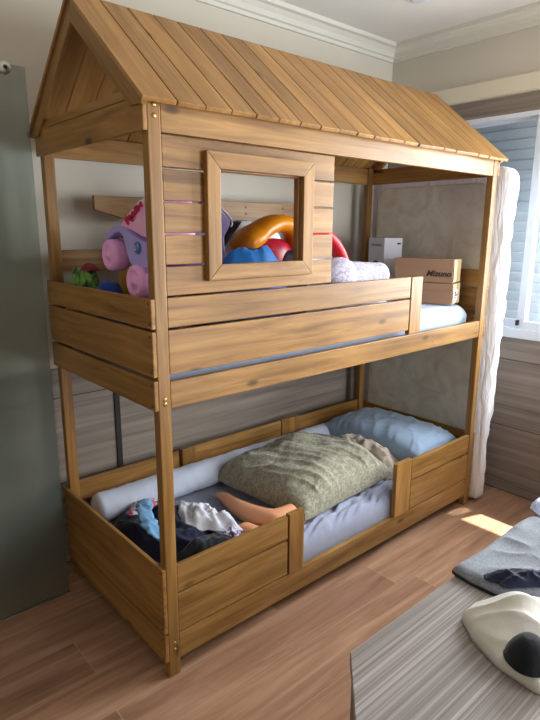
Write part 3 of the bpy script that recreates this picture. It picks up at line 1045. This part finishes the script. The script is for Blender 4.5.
# purple toy seat seen through the hut window
ps = thing('toy_seat', 'purple plastic toy seat with pale rim behind left side of the hut window', 'toy', (.46, .36, UT))
b = bmesh.new()
prism(b, [(.36, UT), (.56, UT), (.535, 1.44), (.53, 1.50), (.558, 1.545), (.562, 1.562), (.545, 1.580), (.50, 1.612), (.44, 1.635), (.36, 1.60)], .03, lambda u, v, w: (u, .36 + w, v), .006)
b.transform(Matrix.Translation((-.46, -.36, -UT))); obj('seat_shell', b, PURP, ps)
b = bmesh.new()
tube(b, smoothcurve([(.44, .36, 1.640), (.50, .36, 1.618), (.548, .36, 1.585), (.568, .36, 1.560), (.562, .36, 1.54)], 20), [.0045] * 21, 10)
b.transform(Matrix.Translation((-.46, -.36, -UT))); obj('rim', b, LILAC, ps, smooth=True)
# black strap and white pad
b = bmesh.new(); prism(b, [(.64, 1.44), (.745, 1.566), (.797, 1.566), (.685, 1.44), (.685, UT), (.64, UT)], .03, lambda u, v, w: (u, .58 + w, v), .004)
tag(obj('black_bag', b, BLACKP), 'black bag leaning between the purple seat and the orange toy', 'bag')
b = bmesh.new(); prism(b, [(.69, UT), (1.15, UT), (1.15, 1.55), (1.0, 1.568), (.80, 1.568), (.69, 1.44)], .03, lambda u, v, w: (u, .625 + w, v), .006)
tag(obj('white_board', b, WHITEP), 'white plastic board standing behind the orange toy', 'board')
# orange toy: curved saddle, red cushion inside
ot = thing('orange_rocker', 'orange plastic toy seat with a crimson inside in the hut window', 'toy', (.80, .45, UT))
OM = Matrix.Translation((-.80, -.45, -UT))
b = bmesh.new()
ctl = [(.672, .44, 1.440), (.686, .44, 1.466), (.722, .44, 1.490), (.768, .45, 1.514), (.82, .45, 1.540), (.875, .45, 1.556), (.94, .45, 1.548), (.99, .45, 1.512), (1.005, .45, 1.44), (1.0, .45, 1.34)]
P_ = smoothcurve(ctl, 60)
R_ = smoothcurve([(.026,), (.043,), (.046,), (.045,), (.042,), (.040,), (.042,), (.046,), (.040,), (.03,)], 60)
tube(b, P_, [r[0] for r in R_], 20, (1.7, 1.0))
b.transform(OM); o = obj('saddle', b, ORANGE, ot, smooth=True)
b = bmesh.new()
tube(b, smoothcurve([(.69, .44, 1.46), (.715, .44, 1.42), (.72, .44, 1.30), (.72, .44, UT + .005)], 16), [.044] * 17, 18, (1.5, 1.0))
b.transform(OM); obj('saddle_leg', b, ORANGE, ot, smooth=True)
b = bmesh.new()
lathe(b, [(0, .072), (.05, .066), (.088, .046), (.108, .012), (.112, -.04), (.10, -.09), (0, -.1)], 26, Matrix.Translation((.875, .46, 1.425)) @ Matrix.Diagonal((1, .55, .95, 1)))
b.transform(OM); obj('cushion', b, CRIM, ot, smooth=True)['label'] = 'crimson inside'
mound('blue_bag', (.53, .20, UT), .19, .10, .300, BRIGHT, 'bright blue nylon bag just inside the hut window', 'bag', 71, .03, 12, 0, .06, p=4)
mound('grey_cloth', (.815, .265, UT), .085, .07, .292, fabric('mauve_grey', srgb(120, 106, 120)), 'mauve-grey cloth below the crimson toy inside', 'clothes', 75, .02, 11, 0, .1, p=3)

# red toy and floral rolls right of the hut panel
b = bmesh.new()
tube(b, smoothcurve([(.80, .17, 1.52), (.86, .165, 1.525), (.91, .16, 1.500), (.955, .155, 1.460), (.99, .15, 1.405), (1.0, .15, 1.34)], 28), [.027] * 29, 14, (1.5, 1))
t = thing('red_handle_toy', 'red and white toy arch beside the hut panel above the floral rolls', 'toy', (.90, .16, UT))
b.transform(Matrix.Translation((-.90, -.16, -UT))); obj('arch', b, REDP, t, smooth=True)
b = bmesh.new()
prism(b, [(.80, UT), (1.01, UT), (.98, 1.38), (.945, 1.43), (.90, 1.47), (.86, 1.49), (.80, 1.49)], .03, lambda u, v, w: (u, .165 + w, v), .006)
b.transform(Matrix.Translation((-.90, -.16, -UT))); obj('white_shell', b, WHITEP, t)
def roll(name, p0, p1, r, label, seed):
    b = bmesh.new()
    p0, p1 = Vector(p0), Vector(p1)
    n = 30
    pts = [p0.lerp(p1, i / n) for i in range(n + 1)]
    rad = []
    for i in range(n + 1):
        u = i / n
        d = min(u, 1 - u) * (p1 - p0).length
        rad.append(r * (math.sqrt(max(.02, 1 - (1 - d / (r * .8)) ** 2)) if d < r * .8 else 1) * (1 + .04 * math.sin(u * 9 + seed)))
    tube(b, pts, rad, 24)
    tag(obj(name, b, FLORAL, smooth=True), label, 'plush')
roll('plush_roll', (.90, .13, 1.318), (1.16, .150, 1.305), .058, 'pale floral plush roll nearest the guard board', 1)
roll('plush_roll', (.98, .290, 1.332), (1.40, .225, 1.318), .062, 'longer pale floral plush roll behind the front one', 4)
b = bmesh.new(); lathe(b, [(0, .02), (.045, .016), (.07, .004), (.075, -.012), (.056, -.022), (0, -.024)], 28, Matrix.Translation((.895, .060, 1.355)) @ Matrix.Rotation(math.radians(70), 4, 'X') @ Matrix.Rotation(math.radians(-20), 4, 'Y'))
tag(obj('plush_disc', b, FLORAL, smooth=True), 'round pale floral plush cushion against the hut panel edge', 'plush')
mound('folded_quilt', (1.12, .20, UT), .28, .11, .085, WHITEC, 'white quilt under the floral plush rolls', 'quilt', 81, .01, 6, 0, .05, p=4)

# cartons at the far end
def text_mesh(body, size, mat, parent, M, name='lettering', shear=0.0, wide=1.0, bold=.0):
    cu = bpy.data.curves.new(name, 'FONT')
    cu.body = body; cu.size = size; cu.shear = shear; cu.extrude = .0004; cu.offset = bold
    cu.align_x = 'CENTER'; cu.align_y = 'CENTER'
    tmp = bpy.data.objects.new('tmp_text', cu)
    C.objects.link(tmp)
    dg = bpy.context.evaluated_depsgraph_get()
    me = bpy.data.meshes.new_from_object(tmp.evaluated_get(dg))
    bpy.data.objects.remove(tmp)
    bpy.data.curves.remove(cu)
    me.name = name
    me.materials.clear(); me.materials.append(mat)
    o = bpy.data.objects.new(name, me); C.objects.link(o)
    o.parent = parent
    o.matrix_basis = M @ Matrix.Diagonal((wide, 1, 1, 1))
    return o
def face_front(x, y, z):      # text plane on a local -Y face
    return Matrix.Translation((x, y, z)) @ Matrix.Rotation(PI / 2, 4, 'X')
def face_right(x, y, z):      # on a local +X face
    return Matrix.Translation((x, y, z)) @ Matrix.Rotation(PI / 2, 4, 'Z') @ Matrix.Rotation(PI / 2, 4, 'X')

def shoe_box(loc, rz, L, D_, H_, label, upper):
    t = thing('shoe_box', label, 'box', loc, rz)
    b = bmesh.new(); box(b, -L, 0, 0, D_, 0, H_ - .004, .002); body = obj('carton', b, CARD, t)
    b = bmesh.new(); lz = H_ * .58 if upper else H_ * .7
    box(b, -L - .003, .003, -.003, D_ + .003, H_ - .045 if upper else H_ - .035, H_, .002); obj('lid', b, CARD, t)
    b = bmesh.new(); box(b, .0035, .006, .004, D_ * .52, .006, H_ - .002, .0005); e = obj('end_flap', b, CARDL, t); e['label'] = 'pale carton end'
    b = bmesh.new(); box(b, .0035, .0055, D_ * .60, D_ - .004, .004, H_ - .002, .0005); e = obj('end_flap', b, CARDL, t)
    return t, body
br = math.radians(-74)
t1, c1 = shoe_box((1.802, .098, UT), br, .29, .135, .110, 'lower brown shoe box with a white end label', False)
b = bmesh.new(); box(b, .0062, .0072, .012, .082, .018, .078, .0003); lab = obj('paper_label', b, LABEL, t1); lab['label'] = 'white label with dark blue marks'
b = bmesh.new()
for k in range(3):
    box(b, .0073, .0078, .020, .045, .032 + k * .014, .040 + k * .014)
box(b, .0073, .0078, .043, .050, .034, .066)
box(b, .0073, .0078, .056, .074, .045, .053)
obj('mark', b, NAVYP, lab)
t2, c2 = shoe_box((1.806, .104, UT + .112), br, .315, .135, .122, 'upper brown shoe box with dark lettering on its long side', True)
text_mesh('Mizuno', .042, INK, t2, face_front(-.075, -.0012, .046), shear=.35, wide=1.05, bold=.0012)
t3 = thing('white_box', 'tall white box with a navy round emblem behind the shoe boxes', 'box', (1.80, .545, UT), math.radians(-20))
b = bmesh.new(); box(b, 0, .12, 0, .17, 0, .337, .002); obj('carton', b, WBOX, t3)
b = bmesh.new()
LF = lambda o: (lambda u, v, w: (-o + w, .17 - u, v))     # left face, u from its far edge
prism(b, [(.088 + .048 * math.cos(a), .160 + .048 * math.sin(a)) for a in (2 * PI * k / 28 for k in range(28))], .001, LF(.0012))
em = obj('emblem', b, NAVYP, t3)
b = bmesh.new()
prism(b, [(.088 + .034 * math.cos(a), .150 + .026 * math.sin(a)) for a in (2 * PI * k / 20 for k in range(20))], .001, LF(.0022))
obj('emblem_centre', b, GREYP, em)
b = bmesh.new()
prism(b, [(.03, .290), (.14, .290), (.14, .302), (.03, .302)], .001, LF(.0012))
obj('print', b, GREYP, t3)
b = bmesh.new(); box(b, .085, .108, -.0012, -.0002, .300, .310); obj('print', b, NAVYP, t3)

# ------------------------------------------------------------------ frosted glass panel on the left
gp = thing('glass_panel', 'tall frosted greenish glass panel standing left of the bunk bed', 'glass panel', (-.45, .70, 0))
b = bmesh.new(); box(b, -.95, .377, 0, .010, .004, 2.078, .002); obj('glass', b, FROST, gp)
b = bmesh.new(); lathe(b, [(0, .022), (.012, .022), (.020, .018), (.022, .012), (.022, 0), (0, 0)], 24, Matrix.Translation((.304, 0, 2.062)) @ Matrix.Rotation(PI / 2, 4, 'X'))
obj('roller_knob', b, METAL, gp, smooth=True)
b = bmesh.new(); lathe(b, [(0, .004), (.006, .003), (.007, 0), (0, 0)], 14, Matrix.Translation((.304, -.0225, 2.062)) @ Matrix.Rotation(PI / 2, 4, 'X'))
obj('knob_bolt', b, DARKM, gp, smooth=True)
b = bmesh.new(); box(b, -.95, .377, -.006, .016, 0, .004); obj('floor_guide', b, METAL, gp)

# ------------------------------------------------------------------ low desk with clothes
DH = .60
dk = thing('desk', 'low grey wood-grain desk in the near right corner', 'desk', (1.0, -1.15, 0))
DM = Matrix.Translation((-1.0, 1.15, 0))
poly = [(.018, -.777), (2.282, -.777), (2.282, -1.52), (-.30, -1.52), (-.30, -1.085)]
b = bmesh.new(); prism(b, poly, .03, lambda u, v, w: (u, v, DH - .03 + w), .002); b.transform(DM); obj('desk_top', b, DESK, dk)
sidep = laminate('dark_side_laminate', srgb(70, 62, 58), srgb(92, 82, 76), srgb(112, 100, 92), (.55, 60, 60), 1.0, .5)
b = bmesh.new(); prism(b, [(.026, -.785), (2.275, -.785), (2.275, -.805), (.022, -.805)], DH - .032, lambda u, v, w: (u, v, w)); b.transform(DM); obj('front_panel', b, sidep, dk)
b = bmesh.new(); prism(b, [(.020, -.783), (-.296, -1.087), (-.280, -1.100), (.034, -.798)], DH - .032, lambda u, v, w: (u, v, w)); b.transform(DM); obj('side_panel', b, sidep, dk)
b = bmesh.new(); prism(b, [(2.255, -.81), (2.275, -.81), (2.275, -1.51), (2.255, -1.51)], DH - .032, lambda u, v, w: (u, v, w)); b.transform(DM); obj('side_panel', b, sidep, dk)

def sheet(name, outline, z0, th, mat, label, cat, seed, amp=.012, freq=10, rim=None, n=64, edge=.03, tilt=None, aniso=None):
    """folded garment lying flat: polygon outline (ccw), puffed, with folds; returns object"""
    xs = [p[0] for p in outline]; ys = [p[1] for p in outline]
    b = bmesh.new()
    def sd(px, py):
        inside = False; dmin = 9; m = len(outline)
        for i in range(m):
            x1, y1 = outline[i]; x2, y2 = outline[(i + 1) % m]
            if (y1 > py) != (y2 > py) and px < (x2 - x1) * (py - y1) / (y2 - y1) + x1:
                inside = not inside
            tt = max(0, min(1, ((px - x1) * (x2 - x1) + (py - y1) * (y2 - y1)) / ((x2 - x1) ** 2 + (y2 - y1) ** 2)))
            dmin = min(dmin, math.hypot(px - x1 - tt * (x2 - x1), py - y1 - tt * (y2 - y1)))
        return dmin if inside else -dmin
    c = Vector((sum(xs) / len(xs), sum(ys) / len(ys)))
    # radial grid from the centroid to the outline
    na = 120; nr = 34
    dirs = []
    for a in range(na):
        th_ = 2 * PI * a / na
        dx, dy = math.cos(th_), math.sin(th_)
        best = 0
        m = len(outline)
        for i in range(m):
            x1, y1 = outline[i]; x2, y2 = outline[(i + 1) % m]
            den = dx * (y2 - y1) - dy * (x2 - x1)
            if abs(den) < 1e-9: continue
            t = ((x1 - c.x) * (y2 - y1) - (y1 - c.y) * (x2 - x1)) / den
            s = ((x1 - c.x) * dy - (y1 - c.y) * dx) / den
            if t > 0 and -1e-6 <= s <= 1 + 1e-6: best = max(best, t)
        dirs.append((dx * best, dy * best))
    rings = []
    for k in range(nr + 1):
        t = (k / nr) ** .8
        ring = []
        for a in range(na):
            x, y = c.x + dirs[a][0] * t, c.y + dirs[a][1] * t
            d = max(0, sd(x, y))
            e = math.sqrt(max(0, 1 - (1 - min(1, d / edge)) ** 2))
            q = Vector((x * freq + seed, y * freq, seed))
            if aniso:
                ca_, sa_ = math.cos(aniso), math.sin(aniso)
                q = Vector(((x * ca_ + y * sa_) * freq * .3 + seed, (-x * sa_ + y * ca_) * freq, seed))
            f = (.6 * noise.noise(q * .7) + .5 * max(0, ridge(q)) ** 2 - .1)
            z = z0 + th * (.35 + .65 * e) + amp * f * e
            if tilt: z += tilt(x, y) * e
            ring.append((x, y, max(z, z0 + .003)))
        rings.append(ring)
    ctr = b.verts.new(rings[0][0])
    vr = [[b.verts.new(p) for p in ring] for ring in rings[1:]]
    for a in range(na):
        b.faces.new((ctr, vr[0][a], vr[0][(a + 1) % na]))
    for r0, r1 in zip(vr[:-1], vr[1:]):
        for a in range(na):
            b.faces.new((r0[a], r1[a], r1[(a + 1) % na], r0[(a + 1) % na]))
    base = [b.verts.new((p[0], p[1], z0)) for p in rings[-1]]
    for a in range(na):
        f = b.faces.new((vr[-1][a], base[a], base[(a + 1) % na], vr[-1][(a + 1) % na])); f.material_index = 1 if rim else 0
    b.faces.new(base[::-1])
    o = obj(name, b, [mat, rim] if rim else mat, None, smooth=True)
    return tag(o, label, cat)
z = DH + .001
sheet('grey_shirt', [(.458, -.765), (.62, -.774), (.86, -.770), (1.02, -.785), (1.05, -1.06), (.62, -1.10), (.50, -.985), (.452, -.90), (.448, -.83)], z, .028, GREYC,
      'folded heather grey shirt with dark hem on the desk', 'shirt', 5, .016, 9, rim=plain('dark_hem', srgb(44, 44, 50), .9))
mound('black_garment', (.535, -.935, z + .032), .095, .04, .018, NAVY, 'small black garment on top of the grey shirt', 'clothes', 91, .016, 22, -.75, .3)
mound('pale_blue_cloth', (.98, -.80, z + .028), .06, .05, .02, SHEET_BLUE, 'pale blue cloth at the far end of the desk on the grey shirt', 'cloth', 95, .012, 14, 0, .2)
wo = [(.305, -.885), (.36, -.885), (.435, -.935), (.50, -1.0), (.47, -1.14), (.30, -1.17), (.215, -1.11), (.222, -1.02), (.258, -.94)]
sheet('ivory_shirt', wo, z, .034, IVORY, 'rumpled ivory white cotton garment on the desk near the grey shirt', 'clothes', 17, .022, 15, edge=.05, aniso=math.radians(-62),
      tilt=lambda x, y: .07 * math.exp(-((x - .37) / .075) ** 2 - ((y + 1.00) / .075) ** 2))
mound('black_sock', (.262, -1.066, z + .030), .055, .05, .055, BLACKC, 'black balled sock on the ivory white garment', 'sock', 99, .004, 14, .3, .03, p=2.6, nr=30)

# ------------------------------------------------------------------ camera, light, world
cam = bpy.data.cameras.new('camera')
co = bpy.data.objects.new('camera', cam); C.objects.link(co)
yaw, pitch, rollv, fpx = -.7225, -.2282, .0051, 561.71
f = Vector((-math.sin(yaw) * math.cos(pitch), math.cos(yaw) * math.cos(pitch), math.sin(pitch)))
r = Vector((math.cos(yaw), math.sin(yaw), 0)); u = r.cross(f)
r2 = r * math.cos(rollv) + u * math.sin(rollv); u2 = u * math.cos(rollv) - r * math.sin(rollv)
co.matrix_world = Matrix.Translation((-.8407, -1.4717, 1.5302)) @ Matrix((r2, u2, -f)).transposed().to_4x4()
cam.sensor_fit = 'VERTICAL'; cam.sensor_height = 36; cam.lens = 36 * fpx / 720
cam.clip_start = .05
S.camera = co

w = bpy.data.worlds.new('sky'); S.world = w; w.use_nodes = True
bg = w.node_tree.nodes['Background']
bg.inputs[0].default_value = (.86, .93, 1.0, 1)
bg.inputs[1].default_value = .8

def area(name, loc, target, sx, sy, power, col):
    l = bpy.data.lights.new(name, 'AREA'); l.shape = 'RECTANGLE'; l.size = sx; l.size_y = sy; l.energy = power; l.color = col
    o = bpy.data.objects.new(name, l); C.objects.link(o); o.location = loc
    o.rotation_euler = (Vector(target) - Vector(loc)).to_track_quat('-Z', 'Y').to_euler()
    return o
area('window_daylight', (2.66, -.88, 1.62), (0, -.88, 1.40), 1.2, 1.25, 82, (.95, .98, 1.0))
area('added_front_fill', (1.60, -2.95, 1.25), (1.2, 0, 1.2), 1.1, 2.1, 46, (.96, .98, 1.0))  # fill light added behind the camera, outside the guessed opening
sun = bpy.data.lights.new('sun', 'SUN'); sun.energy = 14; sun.angle = math.radians(.6); sun.color = (1, .94, .84)
so = bpy.data.objects.new('sun', sun); C.objects.link(so)
so.rotation_euler = Vector((-1, .33, -2.72)).to_track_quat('-Z', 'Y').to_euler()
so.location = (4, -1.5, 5)

S.view_settings.view_transform = 'Standard'
S.view_settings.look = 'None'
S.view_settings.exposure = 0.62
S.view_settings.gamma = 1
S.view_settings.use_curve_mapping = False
